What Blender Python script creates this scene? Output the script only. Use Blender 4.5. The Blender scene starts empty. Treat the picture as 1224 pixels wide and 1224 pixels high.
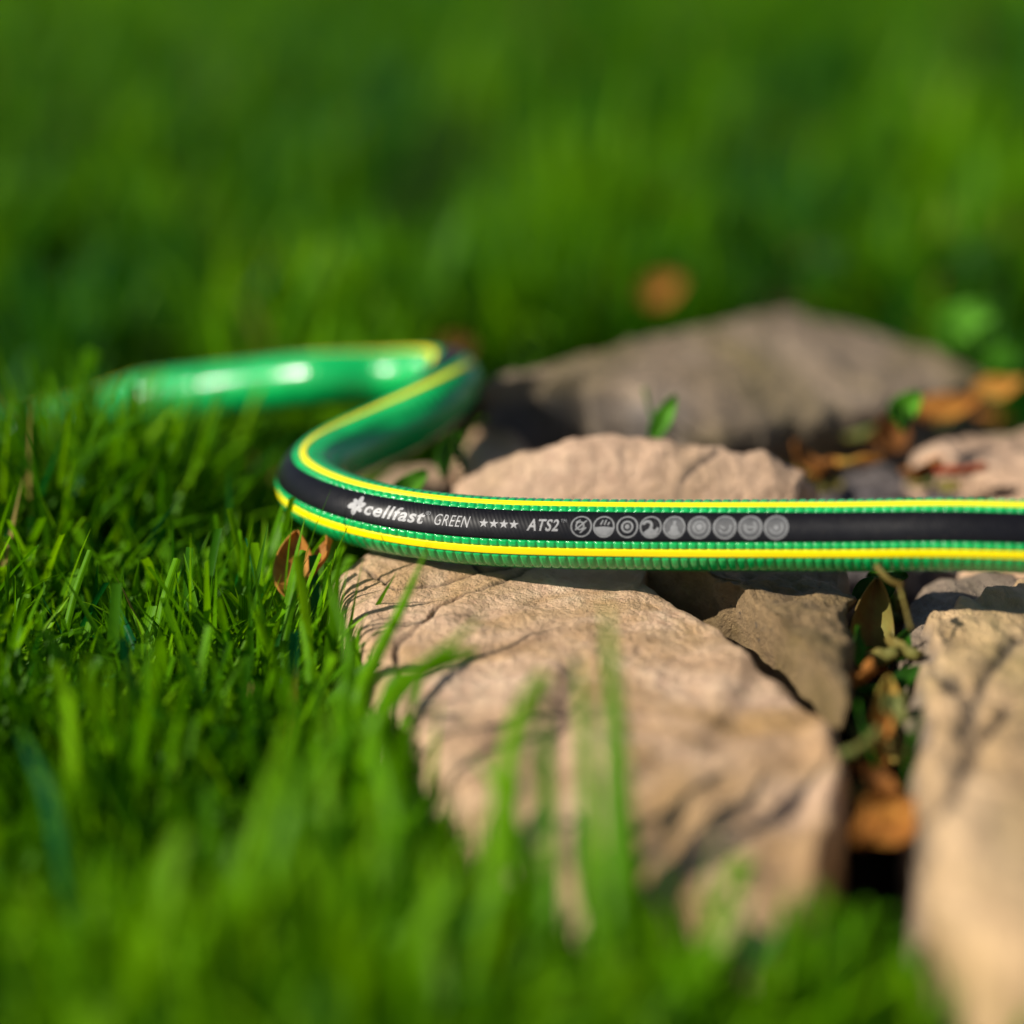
import bpy, bmesh, math, random
import numpy as np
from mathutils import Vector, noise
random.seed(7); np.random.seed(7)
sc = bpy.context.scene
C = sc.collection
R = math.radians

# ------------------------------------------------------------------ camera
PITCH, HFOV, CAM_H = R(17.0), R(26.0), 0.183
cam = bpy.data.cameras.new('camera')
cam.sensor_width = 36.0
cam.lens = 18.0 / math.tan(HFOV / 2)
cam.clip_start, cam.clip_end = 0.02, 1000.0
cam.dof.use_dof = True
cam.dof.focus_distance = 0.570
cam.dof.aperture_fstop = 2.9
camo = bpy.data.objects.new('camera', cam); C.objects.link(camo)
camo.location = (0, 0, CAM_H)
camo.rotation_euler = (R(90) - PITCH, 0, 0)
sc.camera = camo

# ------------------------------------------------------------------ light
SUN = Vector((-0.76, -0.35, 0.58)).normalized()
world = bpy.data.worlds.new('World'); sc.world = world; world.use_nodes = True
wn = world.node_tree.nodes; wl = world.node_tree.links
bg = wn['Background']; bg.inputs['Strength'].default_value = 0.057
sky = wn.new('ShaderNodeTexSky'); sky.sky_type = 'NISHITA'; sky.sun_disc = False
sky.sun_elevation = math.asin(SUN.z)
sky.sun_rotation = math.atan2(SUN.x, SUN.y) % (2 * math.pi)
wl.new(sky.outputs[0], bg.inputs['Color'])
sun = bpy.data.lights.new('sun', 'SUN'); sun.energy = 5.0; sun.angle = R(0.5); sun.color = (1.0, 0.93, 0.82)
suno = bpy.data.objects.new('sun', sun); C.objects.link(suno)
suno.rotation_euler = SUN.to_track_quat('Z', 'Y').to_euler()
suno.location = SUN * 5
sc.view_settings.view_transform = 'Standard'; sc.view_settings.look = 'None'
sc.view_settings.exposure = 0.50; sc.view_settings.gamma = 1.0
sc.view_settings.use_curve_mapping = False
sc.render.engine = 'CYCLES'
sc.cycles.use_denoising = True
sc.cycles.max_bounces = 8; sc.cycles.transparent_max_bounces = 4

# ------------------------------------------------------------------ survey helpers (photo point -> place in the garden)
FPX = 612.0 / math.tan(HFOV / 2)
def ray(px, py):
    dx, dy = (px - 612) / FPX, -(py - 612) / FPX
    return Vector((dx, math.cos(PITCH) + dy * math.sin(PITCH), -math.sin(PITCH) + dy * math.cos(PITCH)))
def at(px, py, z):
    d = ray(px, py); t = (z - CAM_H) / d.z
    return Vector((d.x * t, d.y * t, z))
def at_d(px, py, dist):
    return Vector((0, 0, CAM_H)) + ray(px, py) * dist
def to_px(p):
    v = Vector(p) - Vector((0, 0, CAM_H))
    f = v.y * math.cos(PITCH) - v.z * math.sin(PITCH); u = v.y * math.sin(PITCH) + v.z * math.cos(PITCH)
    return 612 + v.x / f * FPX, 612 - u / f * FPX

# ------------------------------------------------------------------ object helpers
def tag(o, label=None, cat=None, group=None, kind=None):
    if label: o['label'] = label
    if cat: o['category'] = cat
    if group: o['group'] = group
    if kind: o['kind'] = kind
    return o
def mesh_np(name, verts, faces, mat=None, smooth=True):
    me = bpy.data.meshes.new(name)
    verts = np.asarray(verts, dtype=np.float32)
    faces = np.asarray(faces, dtype=np.int32)
    n, k = faces.shape
    me.vertices.add(len(verts)); me.vertices.foreach_set('co', verts.ravel())
    me.loops.add(n * k); me.loops.foreach_set('vertex_index', faces.ravel())
    me.polygons.add(n)
    me.polygons.foreach_set('loop_start', np.arange(0, n * k, k, dtype=np.int32))
    me.polygons.foreach_set('loop_total', np.full(n, k, dtype=np.int32))
    me.polygons.foreach_set('use_smooth', np.full(n, smooth, dtype=bool))
    me.update(calc_edges=True); me.validate()
    if mat: me.materials.append(mat)
    return me
def link(name, me, parent=None):
    o = bpy.data.objects.new(name, me); C.objects.link(o)
    if parent: o.parent = parent
    return o
def fattr(me, name, vals):
    a = me.attributes.new(name, 'FLOAT', 'POINT'); a.data.foreach_set('value', np.asarray(vals, dtype=np.float32))
def empty(name, loc):
    o = bpy.data.objects.new(name, None); o.empty_display_size = 0.02; C.objects.link(o); o.location = loc; return o

# ------------------------------------------------------------------ materials
class NT:
    def __init__(s, name):
        s.m = bpy.data.materials.new(name); s.m.use_nodes = True
        s.t = s.m.node_tree; s.p = s.t.nodes['Principled BSDF']; s.out = s.t.nodes['Material Output']
    def n(s, typ, **kw):
        x = s.t.nodes.new(typ)
        for k, v in kw.items():
            if k.startswith('_'): setattr(x, k[1:], v)
            else: x.inputs[k.replace('__', ' ')].default_value = v
        return x
    def l(s, a, b): s.t.links.new(a, b)
    def coord(s, out='Object'): return s.n('ShaderNodeTexCoord').outputs[out]
    def noise(s, vec, scale, detail=6, rough=0.6, dist=0.0):
        x = s.n('ShaderNodeTexNoise', Scale=scale, Detail=detail, Roughness=rough, Distortion=dist); s.l(vec, x.inputs['Vector']); return x.outputs['Fac']
    def ramp(s, fac, stops, interp='LINEAR'):
        x = s.n('ShaderNodeValToRGB'); r = x.color_ramp; r.interpolation = interp
        while len(r.elements) < len(stops): r.elements.new(0.5)
        for e, (p, c) in zip(r.elements, stops):
            e.position = p; e.color = (*c, 1) if len(c) == 3 else c
        s.l(fac, x.inputs[0]); return x.outputs['Color']
    def mix(s, fac, a, b, mode='MIX'):
        x = s.t.nodes.new('ShaderNodeMix'); x.data_type = 'RGBA'; x.blend_type = mode
        for sock, v in ((x.inputs[0], fac), (x.inputs[6], a), (x.inputs[7], b)):
            if hasattr(v, 'links'): s.l(v, sock)
            else: sock.default_value = v if not isinstance(v, tuple) else (*v, 1)
        return x.outputs[2]
    def math(s, op, a, b=0.0):
        x = s.n('ShaderNodeMath', _operation=op)
        for i, v in enumerate((a, b)):
            if hasattr(v, 'links'): s.l(v, x.inputs[i])
            else: x.inputs[i].default_value = v
        return x.outputs[0]
    def bump(s, h, strength, dist):
        x = s.n('ShaderNodeBump', Strength=strength, Distance=dist); s.l(h, x.inputs['Height']); s.l(x.outputs[0], s.p.inputs['Normal']); return x
    def attr(s, name): return s.n('ShaderNodeAttribute', _attribute_name=name).outputs['Fac']

def stone_mat(name, light, mid, dark, moss=(0.20, 0.18, 0.05), mossamt=0.35, scale=1.0, speck=0.3, stretch=(1, 1, 1), rot=0.0):
    t = NT(name); vec = t.coord()
    mp = t.n('ShaderNodeMapping'); mp.inputs['Scale'].default_value = stretch; mp.inputs['Rotation'].default_value = (0, 0, rot)
    t.l(vec, mp.inputs['Vector']); v = mp.outputs[0]
    base = t.ramp(t.noise(v, 26 * scale, 8, 0.62, 0.6), [(0.30, dark), (0.46, mid), (0.66, light)])
    fine = t.noise(v, 210 * scale, 6, 0.7)
    base = t.mix(0.55, base, t.ramp(fine, [(0.25, (0.25, 0.22, 0.2)), (0.5, (0.5, 0.5, 0.5)), (0.75, (0.80, 0.77, 0.72))]), 'OVERLAY')
    mm = t.ramp(t.noise(v, 17 * scale, 5, 0.6, 1.0), [(0.44, (0, 0, 0)), (0.62, (mossamt,) * 3)])
    base = t.mix(mm, base, moss)
    vo = t.n('ShaderNodeTexVoronoi', Scale=330 * scale); t.l(v, vo.inputs['Vector'])
    sp = t.math('MULTIPLY', t.ramp(vo.outputs['Distance'], [(0.10, (1, 1, 1)), (0.28, (0, 0, 0))]), t.ramp(t.noise(v, 48 * scale, 3), [(0.5, (0, 0, 0)), (0.62, (speck,) * 3)]))
    base = t.mix(sp, base, (0.05, 0.04, 0.03))
    base = t.mix(t.math('MULTIPLY', t.attr('painted_shade'), 0.9), base, t.ramp(fine, [(0.3, (0.055, 0.048, 0.045)), (0.7, (0.15, 0.13, 0.115))]))  # shade painted into the stone colour, dark grey where the mask is set
    base = t.mix(t.math('MULTIPLY', t.attr('crack'), 0.85), base, (0.035, 0.028, 0.022))
    t.l(base, t.p.inputs['Base Color'])
    t.p.inputs['Roughness'].default_value = 0.72
    vc = t.n('ShaderNodeTexVoronoi', Scale=55 * scale, _feature='DISTANCE_TO_EDGE'); t.l(t.mix(0.22, v, t.n('ShaderNodeTexNoise', Scale=60.0).outputs['Color'], 'ADD') if False else v, vc.inputs['Vector'])
    h = t.math('ADD', t.math('MULTIPLY', fine, 0.8), t.math('ADD', t.math('MULTIPLY', t.noise(v, 70 * scale, 9, 0.7), 1.3), t.math('MULTIPLY', t.noise(v, 620 * scale, 4, 0.7), 0.35)))
    t.bump(h, 1.0, 0.0024)
    return t.m

M = {}
M['tan'] = stone_mat('tan_sandstone', (0.67, 0.465, 0.32), (0.53, 0.345, 0.21), (0.28, 0.16, 0.08), (0.36, 0.205, 0.06), 0.75)
M['peach'] = stone_mat('peach_sandstone', (0.60, 0.41, 0.28), (0.45, 0.295, 0.19), (0.2, 0.13, 0.085), (0.26, 0.19, 0.07), 0.25)
M['olive'] = stone_mat('olive_streaked_stone', (0.56, 0.39, 0.23), (0.41, 0.27, 0.135), (0.22, 0.145, 0.06), (0.20, 0.17, 0.04), 0.6, 0.8, 0.2, (1.0, 0.35, 1), R(-35))
M['brown'] = stone_mat('brown_pitted_stone', (0.30, 0.20, 0.10), (0.18, 0.115, 0.05), (0.08, 0.05, 0.026), (0.15, 0.105, 0.025), 0.6, 1.4, 0.95)
M['slab'] = stone_mat('grey_brown_slab', (0.30, 0.225, 0.155), (0.20, 0.145, 0.09), (0.10, 0.075, 0.042), (0.15, 0.115, 0.032), 0.8, 0.7, 0.15, (1, 0.45, 1), R(-25))
M['grey'] = stone_mat('dark_grey_stone', (0.17, 0.145, 0.14), (0.10, 0.085, 0.085), (0.05, 0.042, 0.042), (0.1, 0.08, 0.05), 0.3, 1.3, 0.5)

def pvc(name, col, rough=0.28, ribs=0.0, vary=0.08):
    t = NT(name)
    uv = t.coord('UV')
    n = t.noise(t.coord(), 160, 5, 0.6)
    c2 = tuple(min(1, c * (1 - vary * 3)) for c in col)
    dd = t.ramp(t.noise(t.coord(), 700, 8, 0.75), [(0.58, (0, 0, 0)), (0.70, (0.12,) * 3)])
    pt = t.ramp(t.noise(t.coord(), 55, 4, 0.6), [(0.42, (0.12,) * 3), (0.66, (1, 1, 1))])
    t.l(t.mix(t.math('MULTIPLY', dd, pt), t.ramp(n, [(0.3, c2), (0.6, col)]), (0.20, 0.16, 0.11)), t.p.inputs['Base Color'])
    t.p.inputs['IOR'].default_value = 1.5
    dust = t.noise(t.coord(), 420, 4, 0.7)
    rg = t.n('ShaderNodeMapRange'); rg.inputs['To Min'].default_value = rough * 0.75; rg.inputs['To Max'].default_value = rough * 1.5
    t.l(dust, rg.inputs['Value']); t.l(rg.outputs[0], t.p.inputs['Roughness'])
    if ribs:
        mp = t.n('ShaderNodeMapping'); mp.inputs['Rotation'].default_value = (0, 0, R(24)); t.l(uv, mp.inputs['Vector'])
        w = t.n('ShaderNodeTexWave', Scale=330.0, Distortion=0.0); t.l(mp.outputs[0], w.inputs['Vector'])
        t.bump(w.outputs['Fac'], ribs, 0.00025)
    return t.m
M['hose_green'] = pvc('hose_green_vinyl', (0.003, 0.38, 0.085), 0.21)
def _sp(m, v): m.node_tree.nodes['Principled BSDF'].inputs['Specular IOR Level'].default_value = v; return m
M['hose_black'] = pvc('hose_black_vinyl', (0.004, 0.004, 0.006), 0.33, 0.06)
_sp(M['hose_black'], 0.18)
_g = M['hose_green'].node_tree.nodes['Principled BSDF']; _g.inputs['Coat Weight'].default_value = 0.4; _g.inputs['Coat Roughness'].default_value = 0.12
M['hose_yellow'] = pvc('hose_yellow_vinyl', (0.93, 0.78, 0.0), 0.33, 0, 0.02)
def print_mat(name, c):
    t = NT(name)
    t.l(t.ramp(t.noise(t.coord(), 900, 3), [(0.33, tuple(x * 0.72 for x in c)), (0.55, c)]), t.p.inputs['Base Color'])
    t.p.inputs['Roughness'].default_value = 0.45
    return t.m
M['print_white'] = print_mat('print_white', (0.25, 0.25, 0.26))
M['print_grey'] = print_mat('print_grey', (0.155, 0.16, 0.168))
M['print_dim'] = print_mat('print_dim_grey', (0.05, 0.052, 0.057))

def leafy(name, stops, trans=0.4, rough=0.42, attr='tint', tcol=None, veins=True):
    t = NT(name)
    col = t.ramp(t.attr(attr), stops)
    sub = t.ramp(t.noise(t.coord(), 130, 4), [(0.3, (0.72, 0.72, 0.7)), (0.7, (1.15, 1.12, 1.0))])
    col = t.mix(1.0, col, sub, 'MULTIPLY')
    if attr == 'tint' and name.startswith('grass'):
        ac = t.attr('across')
        st = t.math('SINE', t.math('MULTIPLY', ac, 15.0))
        col = t.mix(1.0, col, t.ramp(t.math('ADD', t.math('MULTIPLY', st, 0.5), 0.5), [(0.15, (0.74, 0.76, 0.8)), (0.6, (1.08, 1.08, 1.05))]), 'MULTIPLY')
        rib = t.ramp(t.math('ABSOLUTE', ac), [(0.0, (1.22, 1.18, 1.2)), (0.16, (1, 1, 1))])
        col = t.mix(1.0, col, rib, 'MULTIPLY')
    t.l(col, t.p.inputs['Base Color']); t.p.inputs['Roughness'].default_value = rough
    t.p.inputs['Specular IOR Level'].default_value = 0.10
    tr = t.n('ShaderNodeBsdfTranslucent'); t.l(t.mix(1.0, col, tcol or (1.35, 1.25, 0.35), 'MULTIPLY'), tr.inputs['Color'])
    mx = t.n('ShaderNodeMixShader', Fac=trans)
    t.l(t.p.outputs[0], mx.inputs[1]); t.l(tr.outputs[0], mx.inputs[2]); t.l(mx.outputs[0], t.out.inputs['Surface'])
    return t.m
M['grass'] = leafy('grass_blade_green', [(0.0, (0.004, 0.12, 0.045)), (0.12, (0.016, 0.10, 0.003)), (0.45, (0.055, 0.185, 0.001)), (0.8, (0.115, 0.32, 0.001)), (0.93, (0.18, 0.40, 0.002)), (0.96, (0.30, 0.22, 0.06)), (1.0, (0.33, 0.24, 0.08))], 0.45, 0.45)
M['leaf_dry'] = leafy('dry_leaf', [(0.0, (0.16, 0.065, 0.02)), (0.4, (0.40, 0.16, 0.035)), (0.75, (0.52, 0.25, 0.05)), (1.0, (0.42, 0.34, 0.08))], 0.3, 0.55, tcol=(1.1, 0.9, 0.6))
M['leaf_red'] = leafy('red_leaf', [(0, (0.25, 0.05, 0.02)), (1, (0.42, 0.10, 0.05))], 0.25, 0.5, tcol=(1.1, 0.9, 0.6))
M['leaf_green'] = leafy('broad_leaf_green', [(0, (0.012, 0.055, 0.004)), (0.4, (0.03, 0.12, 0.006)), (1, (0.10, 0.32, 0.02))], 0.35, 0.4)
M['leaf_faded'] = leafy('faded_leaf', [(0, (0.20, 0.10, 0.03)), (0.5, (0.21, 0.18, 0.05)), (1, (0.14, 0.20, 0.06))], 0.3, 0.5, tcol=(1.1, 1.0, 0.6))

# soil / ground
t = NT('garden_soil')
v = t.coord()
soil = t.ramp(t.noise(v, 60, 8, 0.7), [(0.3, (0.010, 0.007, 0.004)), (0.55, (0.028, 0.019, 0.011)), (0.75, (0.06, 0.042, 0.026))])
lawn = t.ramp(t.noise(v, 3, 8, 0.7), [(0.3, (0.008, 0.028, 0.002)), (0.7, (0.03, 0.085, 0.003))])
sep = t.n('ShaderNodeSeparateXYZ'); t.l(v, sep.inputs[0])
far = t.ramp(t.math('MULTIPLY', sep.outputs['Y'], 0.1), [(0.085, (0, 0, 0)), (0.13, (1, 1, 1))])
t.l(t.mix(far, soil, lawn), t.p.inputs['Base Color']); t.p.inputs['Roughness'].default_value = 0.95; t.p.inputs['Specular IOR Level'].default_value = 0.05
t.bump(t.noise(v, 160, 8, 0.7), 1.0, 0.004)
M['soil'] = t.m

# ------------------------------------------------------------------ ground sheet
SOIL = -0.046
def soil_z(x, y):
    return SOIL + 0.006 * noise.noise(Vector((x * 14, y * 14, 1.3))) + 0.003 * noise.noise(Vector((x * 45, y * 45, 4.1)))
def axis(lo, hi, near_lo, near_hi, step):
    a = list(np.arange(near_lo, near_hi, step)); s = step; x = near_hi
    while x < hi: a.append(x); s *= 1.35; x += s
    a.append(hi); s = step; x = near_lo - s
    b = []
    while x > lo: b.append(x); s *= 1.35; x -= s
    b.append(lo)
    return np.array(sorted(b + a))
gx = axis(-200, 200, -0.45, 0.5, 0.011); gy = axis(-100, 400, 0.2, 1.3, 0.011)
gv = [(x, y, soil_z(x, y) if abs(x) < 4 and abs(y) < 5 else SOIL) for y in gy for x in gx]
nx, ny = len(gx), len(gy)
ii = np.arange((ny - 1) * (nx - 1)); r_, c_ = ii // (nx - 1), ii % (nx - 1); b0 = r_ * nx + c_
me = mesh_np('ground', gv, np.stack([b0, b0 + 1, b0 + nx + 1, b0 + nx], 1), M['soil'])
tag(link('ground', me), kind='structure')

# ------------------------------------------------------------------ hose path
def catmull(P, per=40, closed=False):
    P = [Vector(p) for p in P]; n = len(P); out = []
    rng = range(n) if closed else range(n - 1)
    for i in rng:
        p1, p2 = P[i], P[(i + 1) % n]
        p0 = P[(i - 1) % n] if closed or i > 0 else p1 * 2 - p2
        p3 = P[(i + 2) % n] if closed or i + 2 < n else p2 * 2 - p1
        for k in range(per):
            u = k / per
            out.append(0.5 * ((2 * p1) + (p2 - p0) * u + (2 * p0 - 5 * p1 + 4 * p2 - p3) * u * u + (3 * p1 - p0 - 3 * p2 + p3) * u ** 3))
    if not closed: out.append(P[-1])
    return np.array([tuple(p) for p in out])
HR = 0.0090
mm = lambda x, y, z: Vector((x, y, z)) / 1000
ctrl = [mm(420, 440, 10), mm(300, 480, 16), mm(200, 503, 18.5), at(1212, 641, .0192), at(1000, 640.5, .0156), at(800, 640, .0123), at(650, 638, .0105), at(560, 634, .0095),
        at(480, 624, .0095), at(420, 610, .0095), at(378, 591, .0095), at(366, 576, .0098), at(382, 556, .010), at(415, 538, .0105), at(450, 521, .012), at(490, 503, .015),
        mm(-22.5, 652, 19), mm(-18.2, 668, 20.5), mm(-20.5, 686, 18.5), mm(-30, 701, 15), mm(-45, 708, 12.5), at(385, 453, .0130), at(300, 462, .0070), at(235, 470, .0022), at(170, 478, -.003), mm(-150, 733, -10), mm(-200, 744, -20), mm(-300, 768, -36)]
raw = catmull(ctrl, 40)
def resample(P, step):
    d = np.r_[0, np.cumsum(np.linalg.norm(np.diff(P, axis=0), axis=1))]
    n = int(d[-1] / step); s = np.linspace(0, d[-1], n)
    return s, np.stack([np.interp(s, d, P[:, k]) for k in range(3)], 1)
STEP = 0.0003
S, P = resample(raw, STEP)
ker = np.exp(-0.5 * (np.arange(-60, 61) / 22.0) ** 2); ker /= ker.sum()
Pp = np.pad(P, ((60, 60), (0, 0)), mode='edge'); Ps = np.stack([np.convolve(Pp[:, k], ker, 'valid') for k in range(3)], 1)
Ps[:60] = P[:60]; Ps[-60:] = P[-60:]
S, P = resample(Ps, STEP); NS = len(S)
T = np.gradient(P, axis=0); T /= np.linalg.norm(T, axis=1)[:, None]
side = np.cross(T, (0, 0, 1)); side /= np.linalg.norm(side, axis=1)[:, None]      # to the right of travel
up = np.cross(side, T)
projx = np.array([to_px(p) for p in P])
surfx = projx[:, 0].copy()
iturn = int(np.argmin(projx[:3400 if NS > 3400 else NS, 0] + (np.arange(min(NS, 3400)) * 0))) if False else int(np.argmin(np.where(P[:, 1] < 0.66, P[:, 0], 9)))
s_turn = S[iturn]
def s_of_px(px):                 # arc length where the front run passes a photo column
    return float(np.interp(-px, -surfx[:iturn], S[:iturn]))
# roll of the black band: degrees of elevation, measured from the left of travel upwards
i2 = int(np.argmax(np.where((np.arange(NS) > iturn) & (P[:, 1] > 0.64) & (P[:, 1] < 0.70), P[:, 0], -9)))
s_b2 = S[i2]
PHI = np.interp(S, [0, s_of_px(1000), s_of_px(560), s_turn, s_turn + 0.03, s_b2 - 0.03, s_b2, s_b2 + 0.03, s_b2 + 0.06, S[-1]],
                [31, 32, 32, 34, 42, 50, 88, 128, 146, 150])
PHI = np.radians(np.convolve(np.pad(PHI, 40, mode='edge'), np.ones(81) / 81, 'valid'))
def hose_pt(idx, a, r):          # a = angle from the middle of the black band (radians)
    th = PHI[idx] + a
    return P[idx] + r[..., None] * (-side[idx] * np.cos(th)[..., None] + up[idx] * np.sin(th)[..., None])
_i = np.arange(NS)
surfx = np.array([to_px(p)[0] for p in hose_pt(_i, np.zeros(NS), np.full(NS, HR))])
surfx[:iturn] = np.minimum.accumulate(surfx[:iturn])
hose = empty('garden_hose', P[iturn] * (1, 1, 0))
tag(hose, 'green garden hose with black band and yellow stripes snaking across the stones', 'hose')
def inv(o):
    o.parent = hose; o.matrix_parent_inverse = hose.matrix_basis.inverted(); return o
def sweep(name, ang, rad, mat, i0=0, i1=None, closed=False, stepi=1):
    idx = np.arange(i0, i1 if i1 else NS, stepi); na = len(ang)
    I = np.repeat(idx, na).reshape(-1, na); A = np.tile(ang, (len(idx), 1))
    V = hose_pt(I, A, rad(S[I], A)).reshape(-1, 3)
    n, m = len(idx), (na if closed else na - 1)
    q = np.arange((n - 1) * m); rr, cc = q // m, q % m; c2 = (cc + 1) % na
    F = np.stack([rr * na + cc, (rr + 1) * na + cc, (rr + 1) * na + c2, rr * na + c2], 1)
    me = mesh_np(name, V, F, mat)
    uvl = me.uv_layers.new(name='UVMap')
    uv = np.stack([S[I].ravel(), (A * HR).ravel()], 1).astype(np.float32)
    vi = np.empty(len(me.loops), dtype=np.int32); me.loops.foreach_get('vertex_index', vi)
    uvl.data.foreach_set('uv', uv[vi].ravel())
    return link(name, me)
d2r = np.radians
def sstep(a, b, x):
    u = np.clip((x - a) / (b - a), 0, 1); return u * u * (3 - 2 * u)
PITCH_B = 0.00242
def wall_rad(s, a):
    ad = np.abs(np.degrees(a))
    zone = np.maximum(sstep(25.5, 28, ad) * (1 - sstep(36.5, 39, ad)), sstep(52.5, 56, ad) * (1 - sstep(84, 96, ad)))
    ph = (s / PITCH_B) % 1.0
    bead = sstep(0.0, 0.22, ph) * (1 - sstep(0.78, 1.0, ph))
    return HR - 0.00030 + zone * (0.00004 + 0.00046 * bead) + sstep(84, 100, ad) * (0.0002 + 0.00010 * bead)
angw = d2r(np.concatenate([np.arange(-25, 26, 10), [26, 27, 28.2, 30, 33, 36, 37.5, 39, 41, 47, 51, 52.5, 54, 56.2, 57.4, 58.6, 62, 68, 74, 80, 84, 87, 90, 94], np.arange(100, 181, 8)]))
angw = np.unique(np.round(np.concatenate([angw, -angw]), 5)); angw = angw[angw > -math.pi + 1e-3]
inv(sweep('hose_wall', angw, wall_rad, M['hose_green'], closed=True))
def band(name, a0, a1, mat, lift=0.00012, n=14, step=2):
    a = d2r(np.linspace(a0, a1, n)); a = np.r_[a[0] - 0.02, a[0] - 0.004, a, a[-1] + 0.004, a[-1] + 0.02]
    lo = np.array([-0.0005, lift * 0.4] + [lift] * n + [lift * 0.4, -0.0005])
    return inv(sweep(name, a, lambda s, A: HR + np.broadcast_to(lo, A.shape), mat, stepi=step))
bb = band('black_band', -25, 25, M['hose_black'], 0.00010, 20)
tag(bb, 'glossy black band printed with lettering')
band('yellow_stripe', 42, 51.5, M['hose_yellow'])
band('yellow_stripe', -51.5, -39.5, M['hose_yellow'])

# --- print on the black band: flat shapes in (u right, v up) metres wrapped on the tube
def wrap_print(name, V2, F, s0, mat, lift):
    V2 = np.asarray(V2, float)
    s = s0 - V2[:, 0]
    fi = np.clip(s / (S[1] - S[0]), 0, NS - 2); i = fi.astype(int); f = (fi - i)[:, None]
    r = np.full(len(V2), HR + lift); a = V2[:, 1] / HR
    X = hose_pt(i, a, r) * (1 - f) + hose_pt(i + 1, a, r) * f
    me = bpy.data.meshes.new(name); me.from_pydata([tuple(x) for x in X], [], F); me.update(); me.materials.append(mat)
    o = link(name, me); o.parent = bb; return o
def slice_mesh(bm, step=0.0009):
    xs = [v.co.x for v in bm.verts]; x = min(xs) + step
    while x < max(xs):
        bmesh.ops.bisect_plane(bm, geom=bm.verts[:] + bm.edges[:] + bm.faces[:], plane_co=(x, 0, 0), plane_no=(1, 0, 0)); x += step
    ys = [v.co.y for v in bm.verts]; y = min(ys) + step
    while y < max(ys):
        bmesh.ops.bisect_plane(bm, geom=bm.verts[:] + bm.edges[:] + bm.faces[:], plane_co=(0, y, 0), plane_no=(0, 1, 0)); y += step
def text_bm(body, width, height, shear=0.25, bold=0.02):
    cu = bpy.data.curves.new('lettering', 'FONT'); cu.body = body; cu.size = 1.0; cu.shear = shear; cu.offset = bold; cu.resolution_u = 4; cu.space_character = 1.12
    o = bpy.data.objects.new('lettering', cu); C.objects.link(o); bpy.context.view_layer.update()
    me = o.evaluated_get(bpy.context.evaluated_depsgraph_get()).to_mesh()
    bm = bmesh.new(); bm.from_mesh(me); o.evaluated_get(bpy.context.evaluated_depsgraph_get()).to_mesh_clear()
    bpy.data.objects.remove(o); bpy.data.curves.remove(cu)
    bmesh.ops.remove_doubles(bm, verts=bm.verts, dist=1e-5)
    xs = [v.co.x for v in bm.verts]; ys = [v.co.y for v in bm.verts]; x0, x1, y0, y1 = min(xs), max(xs), min(ys), max(ys)
    for v in bm.verts:
        v.co.x = ((v.co.x - x0) / (x1 - x0)) * width; v.co.y = ((v.co.y - y0) / (y1 - y0) - 0.5) * height; v.co.z = 0
    return bm
def put_bm(name, bm, px, v0, mat, lift=0.00016, cut=True):
    if cut: slice_mesh(bm)
    V = [(v.co.x, v.co.y + v0) for v in bm.verts]; bm.verts.index_update()
    F = [[v.index for v in f.verts] for f in bm.faces]; bm.free()
    return wrap_print(name, V, F, s_of_px(px), mat, lift)
def word(body, px0, px1, h, v0, mat, shear, bold):
    w = s_of_px(px0) - s_of_px(px1)
    o = put_bm('lettering', text_bm(body, w, h, shear, bold), px0, v0, mat); return o
word('cellfast', 437, 508, 0.0036, -0.0001, M['print_white'], 0.26, 0.022)
word('®', 508, 514, 0.0011, 0.0012, M['print_grey'], 0.0, 0.0)
word('GREEN', 520, 562, 0.0030, -0.00015, M['print_white'], 0.28, 0.0)
word('ATS2', 630, 668, 0.0031, -0.0001, M['print_white'], 0.25, 0.02)
word('TM', 670, 677, 0.0009, 0.0011, M['print_grey'], 0.0, 0.0)
def poly_bm(pts):
    bm = bmesh.new(); vs = [bm.verts.new((x, y, 0)) for x, y in pts]; f = bm.faces.new(vs); bmesh.ops.triangulate(bm, faces=[f]); return bm
def star_pts(cx, cy, r, q=0.40, n=5, a0=math.pi / 2):
    return [(cx + (r if k % 2 == 0 else r * q) * math.cos(a0 + k * math.pi / n), cy + (r if k % 2 == 0 else r * q) * math.sin(a0 + k * math.pi / n)) for k in range(2 * n)]
for px in (578.5, 590.5, 602.5, 614.5):
    put_bm('star', poly_bm(star_pts(0, 0, 0.00125)), px, -0.0002, M['print_white'], cut=False)
# emblem: leafy pinwheel of rounded petals
bm = bmesh.new()
for k, (ang, L, w) in enumerate([(15, .0024, .0011), (72, .0027, .0012), (128, .0021, .0010), (190, .0027, .0013), (245, .0026, .0013), (308, .0019, .0010)]):
    a = R(ang); ca, sa = math.cos(a), math.sin(a); pts = []
    for q in range(14):
        th = 2 * math.pi * q / 14; lx = L * 0.56 + L * 0.5 * math.cos(th); ly = w * 0.62 * math.sin(th) + 0.0003 * math.cos(th)
        pts.append((lx * ca - ly * sa + 0.0003 * k / 6, lx * sa + ly * ca))
    vs = [bm.verts.new((x, y, 0)) for x, y in pts]; bm.faces.new(vs)
for i_, f in enumerate(bm.faces):
    pass
put_bm('emblem', bm, 427, 0.0, M['print_white'], cut=False)
def ring_bm(bm, r0, r1, cx=0, cy=0, a0=0, a1=360, n=36):
    k = max(3, int(n * (a1 - a0) / 360)); prev = None
    for q in range(k + 1):
        a = R(a0 + (a1 - a0) * q / k)
        pr = (bm.verts.new((cx + r0 * math.cos(a), cy + r0 * math.sin(a), 0)), bm.verts.new((cx + r1 * math.cos(a), cy + r1 * math.sin(a), 0)))
        if prev: bm.faces.new((prev[0], prev[1], pr[1], pr[0]))
        prev = pr
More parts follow.
